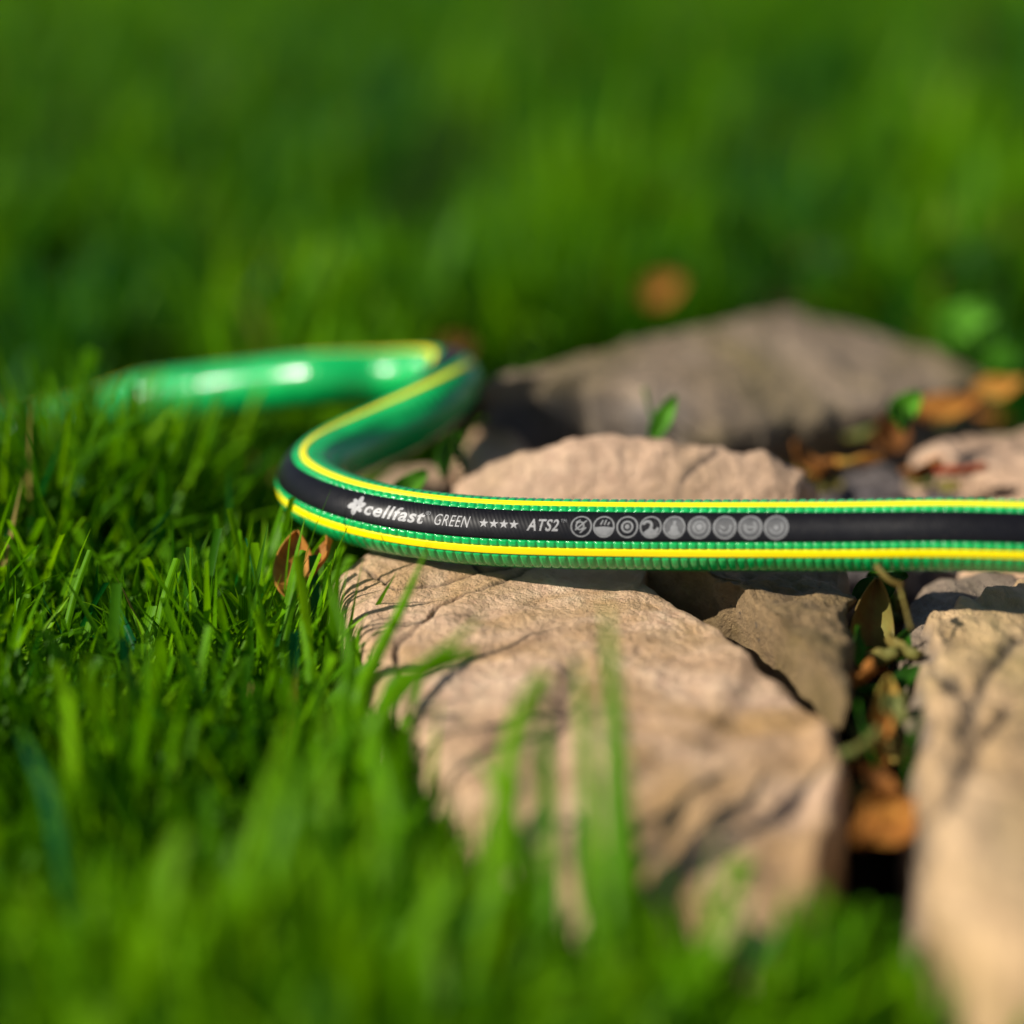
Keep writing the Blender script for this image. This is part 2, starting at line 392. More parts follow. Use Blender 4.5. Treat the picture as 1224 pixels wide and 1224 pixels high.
def disc_bm(bm, r, cx=0, cy=0, a0=0, a1=360): 
    for q in range(5): ring_bm(bm, max(r * q / 5, 1e-6), r * (q + 1) / 5, cx, cy, a0, a1)
def bar_bm(bm, x0, y0, x1, y1, w):
    d = Vector((x1 - x0, y1 - y0)); n_ = Vector((-d.y, d.x)).normalized() * w / 2; K = 5; prev = None
    for q in range(K + 1):
        c = Vector((x0, y0)) + d * q / K; pr = (bm.verts.new((c.x + n_.x, c.y + n_.y, 0)), bm.verts.new((c.x - n_.x, c.y - n_.y, 0)))
        if prev: bm.faces.new((prev[0], prev[1], pr[1], pr[0]))
        prev = pr
icons = [695, 722, 750, 778, 806, 836, 866.5, 897, 928]
for k, px in enumerate(icons):
    rr = 0.00275 + 0.00004 * k; v0 = -0.00025
    bm = bmesh.new(); ring_bm(bm, rr * 0.86, rr)
    back = None
    if k in (4, 5, 6, 7, 8):
        back = bmesh.new(); disc_bm(back, rr * 0.85)
    m = rr
    if k == 0:
        ring_bm(bm, m * .28, m * .42, -m * .12, m * .05); bar_bm(bm, -m * .55, -m * .35, m * .5, m * .55, m * .15); bar_bm(bm, -m * .1, -m * .6, m * .45, -m * .1, m * .14); bar_bm(bm, -.5 * m, .35 * m, -.1 * m, .6 * m, .13 * m)
    elif k == 1:
        disc_bm(bm, m * .84, 0, 0, 185, 355); bar_bm(bm, -m * .3, m * .15, -m * .1, m * .6, m * .14); bar_bm(bm, m * .05, m * .15, m * .2, m * .62, m * .14); bar_bm(bm, m * .35, m * .12, m * .5, m * .42, m * .14)
    elif k == 2:
        ring_bm(bm, m * .38, m * .56); disc_bm(bm, m * .22)
    elif k == 3:
        ring_bm(bm, m * .25, m * .5, -m * .3, m * .12, -20, 170); ring_bm(bm, m * .2, m * .45, m * .32, -m * .05, 170, 360); disc_bm(bm, m * .82, 0, -m * .02, 215, 325)
    elif k == 4:
        disc_bm(bm, m * .34, 0, -m * .15); bar_bm(bm, 0, -m * .1, m * .02, m * .55, m * .3); disc_bm(bm, m * .8, 0, 0, 220, 320)
    elif k == 5:
        ring_bm(bm, m * .4, m * .55); disc_bm(bm, m * .28)
    elif k == 6:
        ring_bm(bm, m * .4, m * .56, 0, 0, 200, 380); bar_bm(bm, -m * .4, m * .1, 0, -m * .1, m * .12)
    elif k == 7:
        ring_bm(bm, m * .36, m * .52, 0, 0, 150, 420); bar_bm(bm, -m * .3, 0, m * .3, 0, m * .15)
    else:
        ring_bm(bm, m * .42, m * .58, 0, 0, 190, 400); disc_bm(bm, m * .2, 0, -m * .05)
    o = put_bm('icon', bm, px, v0, M['print_grey'], 0.00020, cut=False)
    if back: put_bm('icon', back, px, v0, M['print_dim'], 0.00015, cut=False)

# ------------------------------------------------------------------ stones
STONE_POLYS = []
def seg_dist(X, Y, pl):
    d = np.full(X.shape, 9.0)
    for (ax, ay), (bx, by) in zip(pl[:-1], pl[1:]):
        vx, vy = bx - ax, by - ay; L = vx * vx + vy * vy + 1e-12
        u = np.clip(((X - ax) * vx + (Y - ay) * vy) / L, 0, 1)
        d = np.minimum(d, np.hypot(X - ax - u * vx, Y - ay - u * vy))
    return d
def fbm(X, Y, Z, sc_, oct_=5, seed=0.0, ridged=False):
    out = np.empty(X.shape).ravel(); xs, ys, zs = X.ravel() * sc_, Y.ravel() * sc_, Z.ravel() * sc_ + seed
    f = noise.ridged_multi_fractal if ridged else None
    for i in range(len(out)):
        v_ = Vector((xs[i], ys[i], zs[i]))
        out[i] = noise.fractal(v_, 0.85, 2.1, oct_)
    return out.reshape(X.shape)
def inside(X, Y, poly):
    c = np.zeros(X.shape, bool); n = len(poly)
    for i in range(n):
        x1, y1 = poly[i]; x2, y2 = poly[(i + 1) % n]
        hit = ((y1 > Y) != (y2 > Y)) & (X < (x2 - x1) * (Y - y1) / (y2 - y1 + 1e-15) + x1); c ^= hit
    return c
def stone(label, outline, zt, mat, base=-0.06, nk=160, nr=50, seed=0.0, edge=0.010, roundp=5.0, rough=0.0016, lump=0.004, cracks=(), ledges=(), flare=1.10, tilt=(0, 0), group=None, under=None, strata=0.0, adjust=None, painted_shade=None, fit=None, siderough=1.0):
    """outline: [(photo x, photo y, z)] round the top of the stone."""
    if isinstance(fit, tuple):
        W = []
        for a, b, _z in outline:
            d = ray(a, b); t_ = (fit[0] - CAM_H) / (d.z - fit[1] * d.x - fit[2] * d.y); W.append(Vector((0, 0, CAM_H)) + d * t_)
    else:
        W = [at(a, b, zz) for a, b, zz in outline]
    B = catmull([(w.x, w.y, 0) for w in W], max(2, nk // len(W)), True)[:, :2]; nk = len(B)
    cx, cy = B.mean(0)
    STONE_POLYS.append([tuple(b) for b in B[::max(1, nk // 60)]])
    ts = np.sqrt(np.linspace(1e-9, 1, nr)); ns = max(10, nr // 3)
    rows = []
    ang = np.arange(nk)
    jag = np.array([noise.fractal(Vector((b[0] * 60, b[1] * 60, seed)), 0.8, 2, 4) for b in B]) * 0.0030
    for t_ in ts:
        rr = t_ * (1 - 0.10 * sstep(0.8, 1.0, t_)) if False else t_
        X = cx + (B[:, 0] - cx) * rr; Y = cy + (B[:, 1] - cy) * rr
        drop = edge * (1 - (1 - min(1, t_) ** roundp) ** (1 / 2.2))
        rows.append((X, Y, np.full(nk, -drop), np.full(nk, 1.0 if t_ < 0.9 else (1 - t_) / 0.1 * 0.7 + 0.3), np.full(nk, sstep(0.85, 1, t_))))
    for q in range(1, ns + 1):
        u = q / ns; k = 1 + (flare - 1) * u
        sdd = np.full(nk, 1.0)
        if under is not None: k = k + under(B - (cx, cy)) * u
        X = cx + (B[:, 0] - cx) * k; Y = cy + (B[:, 1] - cy) * k
        rows.append((X, Y, np.full(nk, -edge - u * 9), np.full(nk, 0.3), np.full(nk, 1.0)))
    X = np.array([r[0] for r in rows]); Y = np.array([r[1] for r in rows]); D = np.array([r[2] for r in rows]); Wt = np.array([r[3] for r in rows]); Ew = np.array([r[4] for r in rows])
    top = zt + (X - cx) * tilt[0] + (Y - cy) * tilt[1]
    if isinstance(fit, tuple): top = fit[0] + fit[1] * X + fit[2] * Y
    elif fit:
        bx = lambda x, y: np.stack([1 + 0 * x, x, y] + ([x * x, x * y, y * y] if fit == 'quad' else []), -1)
        wx = np.array([w.x - cx for w in W]) * 10; wy = np.array([w.y - cy for w in W]) * 10
        co = np.linalg.lstsq(bx(wx, wy), np.array([w.z for w in W]), rcond=None)[0]
        top = bx((X - cx) * 10, (Y - cy) * 10) @ co
        if fit == 'idw':
            w_ = [1.0 / ((X - a.x) ** 2 + (Y - a.y) ** 2 + 2.5e-4) ** 1.5 for a in W]
            top = sum(q * a.z for q, a in zip(w_, W)) / sum(w_)
    n1 = fbm(X, Y, 0 * X, 16, 3, seed); n2 = fbm(X, Y, 0 * X, 90, 6, seed + 3) - 0.8 * np.abs(fbm(X, Y, 0 * X, 45, 4, seed + 13))
    top = top + lump * n1 * Wt + rough * n2
    if strata:
        q = (n1 * 2.2 + (X * 0.6 + Y) * 38); fr = q - np.floor(q); top = top + strata * (sstep(0.0, 0.85, fr) - fr) * Wt * 2.0
    crack = np.zeros(X.shape)
    wob = 0.0022 * fbm(X, Y, 0 * X, 60, 4, seed + 9)
    for pl, w_, dep, *ct in cracks:
        pl = [(a.x, a.y) for a in (at(p[0], p[1], zt) for p in pl)]
        d = seg_dist(X + wob, Y + wob * 0.7, pl); g = np.exp(-(d / w_) ** 2)
        top = top - dep * g; crack = np.maximum(crack, (ct[0] if ct else 1.0) * np.exp(-(d / (w_ * 0.8)) ** 2))
    for pl, w_, hgt in ledges:          # raised band of rock
        pl = [(a.x, a.y) for a in (at(p[0], p[1], zt) for p in pl)]
        d = seg_dist(X + wob, Y + wob, pl); top = top + hgt * np.exp(-(d / w_) ** 2)
    if adjust is not None: top = top + adjust(X, Y)
    nt = len(ts); Z = np.where(np.arange(len(rows))[:, None] < nt, top + D, 0)
    edge_z = Z[nt - 1]
    for q in range(1, ns + 1):
        u = q / ns; Z[nt - 1 + q] = edge_z * (1 - u) + base * u
    # roughen the sides sideways
    rad = np.hypot(X - cx, Y - cy) + 1e-6
    n3 = fbm(X, Y, Z, 55, 4, seed + 5) * 0.0042 * Ew * siderough
    X = X + (X - cx) / rad * (n3 + siderough * jag[None] * Ew); Y = Y + (Y - cy) / rad * (n3 + siderough * jag[None] * Ew)
    V = np.stack([X, Y, Z], 2).reshape(-1, 3)
    nR = len(rows); q = np.arange((nR - 1) * nk); rr, cc = q // nk, q % nk; c2 = (cc + 1) % nk
    area = sum(B[i, 0] * B[(i + 1) % nk, 1] - B[(i + 1) % nk, 0] * B[i, 1] for i in range(nk))
    F = np.stack([rr * nk + cc, (rr + 1) * nk + cc, (rr + 1) * nk + c2, rr * nk + c2], 1)
    if area < 0: F = F[:, ::-1]
    org = np.array([cx, cy, base])
    me = mesh_np('stone', V - org, F, mat)
    fattr(me, 'crack', crack.ravel())
    if painted_shade is not None: fattr(me, 'painted_shade', painted_shade(X, Y, Z).ravel())
    o = link('stone', me); o.location = org
    return tag(o, label, 'stone', 'stones of the rough garden path')

def pxline(pts, z): return [tuple(at(a, b, z)[:2]) for a, b in pts]
def left_of(X, Y, a, b):        # signed distance to the left of the line a -> b
    dx, dy = b[0] - a[0], b[1] - a[1]; L = math.hypot(dx, dy); return (dx * (Y - a[1]) - dy * (X - a[0])) / L
stone('large flat tan stone under the hose, grass blades standing against its left edge',
      [(400, 658, 0), (402, 690, 0), (432, 748, -.002), (472, 806, -.004), (500, 870, -.008), (540, 945, -.014), (630, 1050, -.021), (770, 1130, -.026), (910, 1150, -.027), (985, 1090, -.024), (1008, 950, -.016), (1008, 895, -.011), (990, 846, -.007), (950, 797, -.004), (905, 751, -.002), (864, 712, 0), (812, 691, 0), (775, 674, 0), (765, 650, 0), (600, 640, 0), (480, 636, 0)],
      -0.008, M['tan'], nk=440, nr=190, seed=2.0, edge=0.012, roundp=18, lump=0.0022, rough=0.0009, siderough=0.45, tilt=(0, 0.10), under=lambda D: -0.10 * np.clip(-D[:, 1] / 0.06, 0, 1),
      cracks=[([(430, 700), (478, 726), (520, 720), (570, 712), (632, 700)], 0.0006, 0.0012), ([(474, 812), (482, 772), (520, 745), (548, 735)], 0.0008, 0.0016), ([(548, 735), (590, 722), (640, 702)], 0.0006, 0.0008),
              ([(690, 790), (676, 830), (662, 880), (655, 930)], 0.0024, 0.0012, 0.6), ([(760, 902), (800, 885), (860, 872), (900, 820), (925, 790)], 0.0040, 0.0016, 0.3), ([(500, 690), (540, 697), (575, 710)], 0.0008, 0.0015)],
      ledges=[([(996, 850), (995, 900), (986, 985), (972, 1030)], 0.0042, 0.0046), ([(900, 780), (860, 835), (800, 868), (740, 880)], 0.008, 0.0014), ([(520, 760), (570, 735)], 0.004, 0.0014)])
stone('brown pitted stone wedged beneath the hose behind the large tan stone',
      [(690, 650, -.001), (740, 664, -.001), (790, 676, -.001), (850, 690, -.001), (905, 716, -.001), (955, 756, -.001), (992, 792, -.001), (1014, 820, -.001), (1020, 770, -.001), (1014, 720, -.001), (1012, 690, -.001), (1005, 655, -.001), (900, 640, -.001), (800, 632, -.001), (720, 632, -.001)],
      -0.0008, M['brown'], nk=220, nr=70, seed=7.0, edge=0.004, roundp=16, lump=0.002, rough=0.0020, under=lambda D: -0.5 * np.clip(-D[:, 1] / 0.03, 0, 1))
stone('rounded peach stone just behind the printed part of the hose',
      [(545, 585, .002), (590, 556, .008), (690, 540, .014), (780, 524, .019), (850, 516, .021), (910, 526, .019), (950, 558, .010), (966, 600, 0), (950, 640, -.002), (850, 634, -.002), (700, 628, -.002), (600, 622, -.002), (535, 610, 0)],
      0.012, M['peach'], nk=240, nr=80, seed=11.0, edge=0.010, roundp=6, lump=0.003, rough=0.0018, fit='quad',
      cracks=[([(640, 600), (690, 585), (720, 570)], 0.0010, 0.0018), ([(770, 590), (810, 570), (860, 560)], 0.0009, 0.0015)])
stone('wide grey-brown slab at the back with shade painted dark on its front face',
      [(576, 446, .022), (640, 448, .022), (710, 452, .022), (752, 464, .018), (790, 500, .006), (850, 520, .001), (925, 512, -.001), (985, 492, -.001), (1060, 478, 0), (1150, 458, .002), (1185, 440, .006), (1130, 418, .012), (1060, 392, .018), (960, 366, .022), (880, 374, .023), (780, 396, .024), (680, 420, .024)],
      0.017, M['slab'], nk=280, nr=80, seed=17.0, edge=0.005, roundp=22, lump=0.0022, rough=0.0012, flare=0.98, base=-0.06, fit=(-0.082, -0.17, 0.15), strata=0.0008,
      under=lambda D: -0.45 * np.clip(-D[:, 1] / 0.06, 0, 1), painted_shade=lambda X, Y, Z: sstep(0.014, 0.009, Z) * sstep(0.062, 0.045, X) * sstep(0.70, 0.68, Y))  # front face coloured dark grey to stand in for shade
stone('small tan stone beside the hose bend at the foot of the back slab',
      [(548, 560, -.004), (560, 520, 0), (575, 500, .004), (600, 495, .004), (625, 520, .002), (645, 548, 0), (630, 572, -.004), (580, 585, -.006)],
      0.004, M['tan'], nk=110, nr=34, seed=23.0, edge=0.010, roundp=4, lump=0.004)
stone('small pinkish stone half hidden inside the hose bend',
      [(440, 590, -.012), (470, 566, -.010), (510, 562, -.010), (540, 575, -.010), (530, 600, -.012), (470, 606, -.012)],
      -0.008, M['peach'], nk=90, nr=28, seed=27.0, edge=0.010, roundp=4, lump=0.004)
stone('pale peach stone between the back slab and the hose at the picture edge',
      [(1084, 525, .002), (1100, 512, .004), (1150, 500, .006), (1215, 484, .008), (1300, 478, .008), (1360, 520, .006), (1320, 570, .002), (1215, 578, 0), (1150, 570, -.002), (1100, 555, -.002)],
      0.005, M['peach'], nk=150, nr=50, seed=31.0, edge=0.014, roundp=5, lump=0.005, rough=0.002)
stone('dark purplish stone lying low behind the hose with an orange leaf on it',
      [(965, 590, -.014), (985, 560, -.012), (1020, 540, -.010), (1070, 545, -.010), (1100, 570, -.012), (1110, 600, -.014), (1060, 625, -.016), (990, 620, -.016)],
      -0.010, M['grey'], nk=120, nr=36, seed=37.0, edge=0.012, roundp=4, lump=0.006, rough=0.002)
stone('small grey stone between brown stone and pale peach stone, red leaf beside it',
      [(1095, 600, -.012), (1110, 585, -.010), (1150, 580, -.010), (1180, 592, -.010), (1175, 625, -.012), (1110, 630, -.014)],
      -0.009, M['grey'], nk=80, nr=24, seed=41.0, edge=0.010, roundp=4, lump=0.003)
stone('peach stone corner showing just above the hose at the far edge',
      [(1170, 610, .002), (1195, 582, .004), (1230, 570, .006), (1330, 566, .006), (1400, 600, .004), (1380, 640, .0), (1250, 650, 0), (1180, 636, 0)],
      0.003, M['tan'], nk=110, nr=34, seed=43.0, edge=0.010, roundp=5, lump=0.004)
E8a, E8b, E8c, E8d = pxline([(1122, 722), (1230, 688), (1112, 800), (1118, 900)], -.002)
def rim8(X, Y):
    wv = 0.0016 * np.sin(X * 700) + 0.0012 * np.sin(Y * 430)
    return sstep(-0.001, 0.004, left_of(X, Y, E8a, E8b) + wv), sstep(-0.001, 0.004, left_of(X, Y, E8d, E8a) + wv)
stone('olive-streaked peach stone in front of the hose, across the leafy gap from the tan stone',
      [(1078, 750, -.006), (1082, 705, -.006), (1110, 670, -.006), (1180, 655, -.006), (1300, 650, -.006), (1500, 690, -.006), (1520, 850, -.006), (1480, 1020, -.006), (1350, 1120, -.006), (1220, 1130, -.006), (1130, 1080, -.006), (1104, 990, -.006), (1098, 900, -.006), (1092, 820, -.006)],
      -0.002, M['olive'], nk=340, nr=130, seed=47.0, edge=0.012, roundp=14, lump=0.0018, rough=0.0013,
      adjust=lambda X, Y: -0.006 * np.maximum(*rim8(X, Y)), painted_shade=lambda X, Y, Z: 0.8 * np.maximum(*rim8(X, Y)),  # rim steps down; its grey is shade put into the colour
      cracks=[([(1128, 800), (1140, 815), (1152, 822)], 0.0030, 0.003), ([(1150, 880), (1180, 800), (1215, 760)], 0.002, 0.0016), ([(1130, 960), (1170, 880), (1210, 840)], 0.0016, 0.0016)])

# ------------------------------------------------------------------ grass
def blade_arrays(base, az, lean, curve, L, w, cut, tint, rows=5, fold=0.25, twist=0.0):
    """vertices of n blades at once; arrays of n."""
    n = len(L); u = np.linspace(0, 1, rows)
    th = lean[:, None] + curve[:, None] * u[None] ** 1.3                   # angle from vertical along the blade
    seg = (L / (rows - 1))[:, None]
    dx = np.sin(th) * seg; dz = np.cos(th) * seg
    rx = np.concatenate([np.zeros((n, 1)), np.cumsum(dx[:, 1:], 1)], 1); rz = np.concatenate([np.zeros((n, 1)), np.cumsum(dz[:, 1:], 1)], 1)
    ca, sa = np.cos(az)[:, None], np.sin(az)[:, None]
    cxp = base[:, 0:1] + rx * ca; cyp = base[:, 1:2] + rx * sa; czp = base[:, 2:3] + rz
    taper = np.where(cut[:, None], 1 - 0.30 * u[None] ** 2, (1 - u[None] ** 2.2) * 0.97 + 0.03) * (0.65 + 0.35 * np.minimum(1, u[None] * 3))
    hw = w[:, None] * 0.5 * taper
    fa = (az + math.pi / 2)[:, None] + twist_of(n, u, twist)
    ox, oy = np.cos(fa) * hw, np.sin(fa) * hw
    # fold: the midrib sits lower than the edges
    nz = np.sin(th) * fold * hw; nxr = -np.cos(th) * fold * hw
    mid = np.stack([cxp - nxr * ca, cyp - nxr * sa, czp - nz], 2)
    l = np.stack([cxp + ox, cyp + oy, czp], 2); r = np.stack([cxp - ox, cyp - oy, czp], 2)
    V = np.stack([l, mid, r], 2).reshape(-1, 3)                             # n, rows, 3
    tv = np.repeat(tint, rows * 3)
    k = np.arange(n)[:, None, None] * rows * 3; j = np.arange(rows - 1)[None, :, None] * 3; c = np.arange(2)[None, None, :]
    a = (k + j + c).reshape(-1)
    F = np.stack([a, a + 1, a + 4, a + 3], 1)
    return V, F, tv
def twist_of(n, u, amt):
    return np.random.uniform(-1, 1, (n, 1)) * amt * u[None]
BED = [(at(a, b, -0.02).x, at(a, b, -0.02).y) for a, b in [(392, 650), (400, 720), (470, 830), (520, 930), (600, 1030), (760, 1090), (1000, 1090), (1100, 1120), (1300, 1180), (1560, 1150), (1700, 700), (1500, 440), (1200, 452), (1165, 432), (1060, 384), (960, 362), (780, 392), (600, 436), (540, 470), (480, 560), (430, 600)]]
hose_sub = P[::12]
def scatter(n, x0f, x1f, y0, y1, seed):
    rs = np.random.RandomState(seed)
    y = np.sqrt(rs.uniform(y0 ** 2, y1 ** 2, n)); x = rs.uniform(x0f, x1f, n) * (y * 0.235 + 0.04)
    return x, y, rs
allA = []; allV, allF, allT = [], [], []; off = 0
def lawn(n_tuft, per, x0f, x1f, y0, y1, seed, hmin, hmax, wmin, wmax, rows, tbase=0.5):
    global off
    x, y, rs = scatter(n_tuft, x0f, x1f, y0, y1, seed)
    tx = np.repeat(x, per) + rs.normal(0, 0.006, n_tuft * per); ty = np.repeat(y, per) + rs.normal(0, 0.006, n_tuft * per)
    gap = np.array([noise.fractal(Vector((a * 13, b * 7, 8.8)), 0.9, 2, 3) for a, b in zip(tx, ty)]) if y0 > 0.6 else np.zeros(len(tx))
    ttint = np.repeat(rs.uniform(-0.14, 0.14, n_tuft), per); th = np.repeat(rs.uniform(0.72, 1.1, n_tuft), per)
    keep = ~inside(tx, ty, BED) & (gap > -0.02)
    for poly in STONE_POLYS: keep &= ~inside(tx, ty, poly)
    dmin = np.full(len(tx), 9.0); hz = np.zeros(len(tx))
    for p in hose_sub:
        d = np.hypot(tx - p[0], ty - p[1]); m = d < dmin; dmin[m] = d[m]; hz[m] = p[2]
    keep &= (dmin > 0.0085) | (hz < -0.006)
    for q_, w_ in ((0.0, 1.0), (0.014, 0.8), (0.028, 0.55)):      # the mown grass lies flat on the sunny side of the far run
        pass
    tx, ty, ttint, th = tx[keep], ty[keep], ttint[keep], th[keep]; dmin = dmin[keep]; n = len(tx)
    z = np.array([soil_z(a, b) - 0.002 for a, b in zip(tx, ty)])
    patch = np.array([noise.fractal(Vector((a * 9, b * 5, 2.2)), 0.9, 2, 3) for a, b in zip(tx, ty)])
    L = rs.uniform(hmin, hmax, n) * th * (1 + 0.38 * patch)
    front = (dmin < 0.045) & (hz[keep] > 0.002) & (ty > 0.6) & (tx > -0.112)
    L = np.where(front, np.minimum(L, 0.030 + 0.4 * dmin), L)
    L = np.where((dmin < 0.02) & (hz[keep] > 0), np.minimum(L, 0.045), L)
    cut = rs.rand(n) < 0.28
    tint = np.clip(tbase + ttint + rs.normal(0, 0.18 if y0 < 0.6 else 0.26, n) + (0.5 if y0 < 0.6 else 0.85) * patch, 0.10, 0.92)
    tint = np.where(rs.rand(n) < 0.022, rs.uniform(0.0, 0.06, n), tint); tint = np.where(rs.rand(n) < (0.006 if y0 > 0.4 else 0.0), rs.uniform(0.955, 1, n), tint)
    V, F, tv = blade_arrays(np.stack([tx, ty, z], 1), rs.uniform(0, 2 * math.pi, n), np.abs(rs.normal(0.05, 0.27, n)), rs.gamma(1.5, 0.46, n), L, rs.uniform(wmin, wmax, n), cut, tint, rows, 0.3, 1.2)
    allA.append(np.tile([-1.0, 0.0, 1.0], len(V) // 3)); allV.append(V); allF.append(F + off); allT.append(tv); off += len(V)
lawn(1900, 5, -1.5, 1.1, 0.24, 0.47, 3, 0.022, 0.046, 0.0026, 0.0044, 7, 0.68)
lawn(240, 4, -0.62, -0.10, 0.35, 0.47, 6, 0.050, 0.068, 0.0026, 0.0044, 8, 0.90)
lawn(640, 5, -1.6, 0.15, 0.46, 0.59, 1, 0.034, 0.072, 0.0024, 0.0044, 8, 0.72)
lawn(1000, 5, -1.6, 0.15, 0.58, 0.80, 12, 0.032, 0.062, 0.0022, 0.0042, 7, 0.38)
lawn(300, 4, -0.98, -0.545, 0.595, 0.70, 9, 0.058, 0.080, 0.0022, 0.0040, 8, 0.50)
lawn(270, 4, -0.86, -0.36, 0.475, 0.585, 10, 0.050, 0.070, 0.0022, 0.0040, 9, 0.92)
lawn(4300, 6, -1.3, 1.35, 0.68, 1.25, 2, 0.036, 0.074, 0.0026, 0.0046, 5, 0.44)
lawn(5200, 5, -1.25, 1.25, 1.25, 4.2, 4, 0.045, 0.095, 0.0035, 0.0070, 4, 0.42)
me = mesh_np('lawn_grass', np.concatenate(allV), np.concatenate(allF), M['grass'])
fattr(me, 'tint', np.concatenate(allT)); fattr(me, 'across', np.concatenate(allA))
tag(link('lawn_grass', me), 'mown lawn grass around the stones', None, None, 'stuff')

# single blades that stand out in the photograph
def blade(label, pts, dists, wpx, tint, cut=False, mat='grass', name='grass_blade', root=True, roll=0.3):
    pts3 = [at_d(p[0], p[1], d) for p, d in zip(pts, dists)]
    if root and pts3[0].z > SOIL + 0.004:
        b = pts3[0].copy(); dirv = (pts3[0] - pts3[1]); b += Vector((dirv.x * 0.3, 0.004, 0)); b.z = SOIL - 0.002; pts3.insert(0, b)
    Q = catmull(pts3, 8); n = len(Q); u = np.linspace(0, 1, n)
    w = wpx * dists[-1] / FPX / 2
    tap = (1 - 0.25 * u ** 2) if cut else (1 - u ** 2.6) * 0.97 + 0.03
    tap = tap * (0.7 + 0.3 * np.minimum(1, 3 * u))
    Td = np.gradient(Q, axis=0); sd = np.cross(Td, (roll * 0.5, -1, 0.2)); sd /= np.linalg.norm(sd, axis=1)[:, None] + 1e-12
    nn = np.cross(sd, Td); nn /= np.linalg.norm(nn, axis=1)[:, None] + 1e-12
    sd = sd * math.cos(roll) + nn * math.sin(roll); nn = np.cross(sd, Td); nn /= np.linalg.norm(nn, axis=1)[:, None] + 1e-12
    hw = (w * tap)[:, None]
    V = np.stack([Q + sd * hw, Q + sd * hw * 0.45 + nn * hw * 0.30, Q + nn * hw * 0.50, Q - sd * hw * 0.45 + nn * hw * 0.30, Q - sd * hw], 1).reshape(-1, 3)
    q = np.arange((n - 1) * 4); rr, cc = q // 4, q % 4; a = rr * 5 + cc
    F = np.stack([a, a + 1, a + 6, a + 5], 1)
    org = np.array(pts3[0])
    me = mesh_np(name, V - org, F, M[mat]); fattr(me, 'across', np.tile([-1, -.45, 0, .45, 1], len(V) // 5)); fattr(me, 'tint', np.clip(tint + 0.06 * np.sin(np.arange(len(V)) * 0.7), 0, 0.93))
    o = link(name, me); o.location = org
    return tag(o, label, 'grass blade', 'blades of grass that stand out')
blade('bright green blade whose tip crosses the lower yellow stripe of the hose', [(425, 860), (448, 790), (482, 722), (514, 648)], [.515, .52, .525, .53], 19, 0.80)
blade('broad blurred blade standing upright before the middle of the tan stone', [(742, 1180), (740, 990), (734, 840), (724, 716)], [.424, .436, .447, .456], 40, 0.66)
blade('narrow blurred blade beside the broad upright one on the tan stone', [(712, 1160), (706, 990), (698, 860), (690, 780)], [.424, .436, .447, .456], 27, 0.80)
blade('pale yellowish blurred blade leaning at the foot of the tan stone', [(586, 1130), (598, 980), (620, 865), (652, 808)], [.424, .436, .447, .456], 28, 0.88, True)
blade('short blurred blade in front of the tan stone between two taller ones', [(664, 1150), (657, 980), (652, 890), (645, 815)], [.424, .436, .447, .456], 25, 0.6)
blade('soft bright blade at the foot of the broad upright one', [(768, 1180), (752, 1040), (745, 950), (748, 880)], [.424, .436, .447, .456], 34, 0.85)
blade('low blurred blade bending left at the foot of the tan stone', [(640, 1170), (625, 1040), (600, 950), (566, 905)], [.424, .436, .447, .456], 30, 0.72)
blade('slanting blurred blade reaching to the right over the tan stone edge', [(440, 900), (490, 815), (535, 775), (578, 735)], [.475, .48, .485, .49], 22, 0.80)
blade('second slanting blade lying lower against the tan stone', [(460, 840), (500, 806), (540, 788), (568, 778)], [.49, .49, .492, .495], 18, 0.68, True)
blade('dark teal blade leaning left in the sharp grass', [(192, 862), (172, 806), (155, 760), (134, 716)], [.552, .556, .560, .565], 12, 0.03, True)
blade('tall cut-tipped blade at the far left of the sharp grass', [(60, 880), (72, 790), (88, 715), (108, 658)], [.560, .562, .566, .57], 10, 0.72, True)
blade('wide cut-tipped blade standing behind the dark teal blade', [(176, 850), (186, 780), (196, 720), (212, 668)], [.566, .568, .57, .575], 13, 0.78, True)
blade('thin arching blade bending over to the right near the stone', [(272, 840), (285, 790), (306, 752), (350, 746)], [.552, .554, .556, .558], 9, 0.85)
blade('tall upright blade in front of the orange leaf under the bend', [(322, 850), (338, 775), (350, 715), (362, 658)], [.555, .557, .56, .565], 11, 0.66, True)
blade('curved blade hugging the left end of the tan stone', [(372, 880), (370, 800), (362, 750), (356, 738)], [.53, .532, .535, .537], 13, 0.8)
blade('long soft blade crossing the left corner of the tan stone', [(412, 850), (418, 790), (408, 740), (388, 690)], [.50, .505, .51, .515], 20, 0.55)
blade('large blurred blade low at the picture bottom, nearest the lens', [(330, 1100), (345, 1000), (372, 920), (440, 852)], [.43, .43, .435, .44], 34, 0.70)
blade('broad pale blurred blade low at the picture bottom, left of the nearest one', [(292, 1110), (310, 1000), (338, 905), (352, 838)], [.425, .432, .44, .448], 30, 0.86)
blade('bright blurred blade low at the foot of the tan stone, leaning left', [(486, 1110), (476, 1000), (452, 905), (424, 846)], [.425, .432, .44, .448], 32, 0.78)
blade('thin blurred blade rising between the pale and nearest blurred blades', [(400, 1110), (396, 1000), (392, 900), (402, 815)], [.43, .437, .445, .452], 22, 0.88)
blade('dark bluish blurred blade in the bottom corner of the grass', [(80, 1060), (60, 960), (40, 910), (22, 870)], [.45, .45, .455, .46], 20, 0.03)

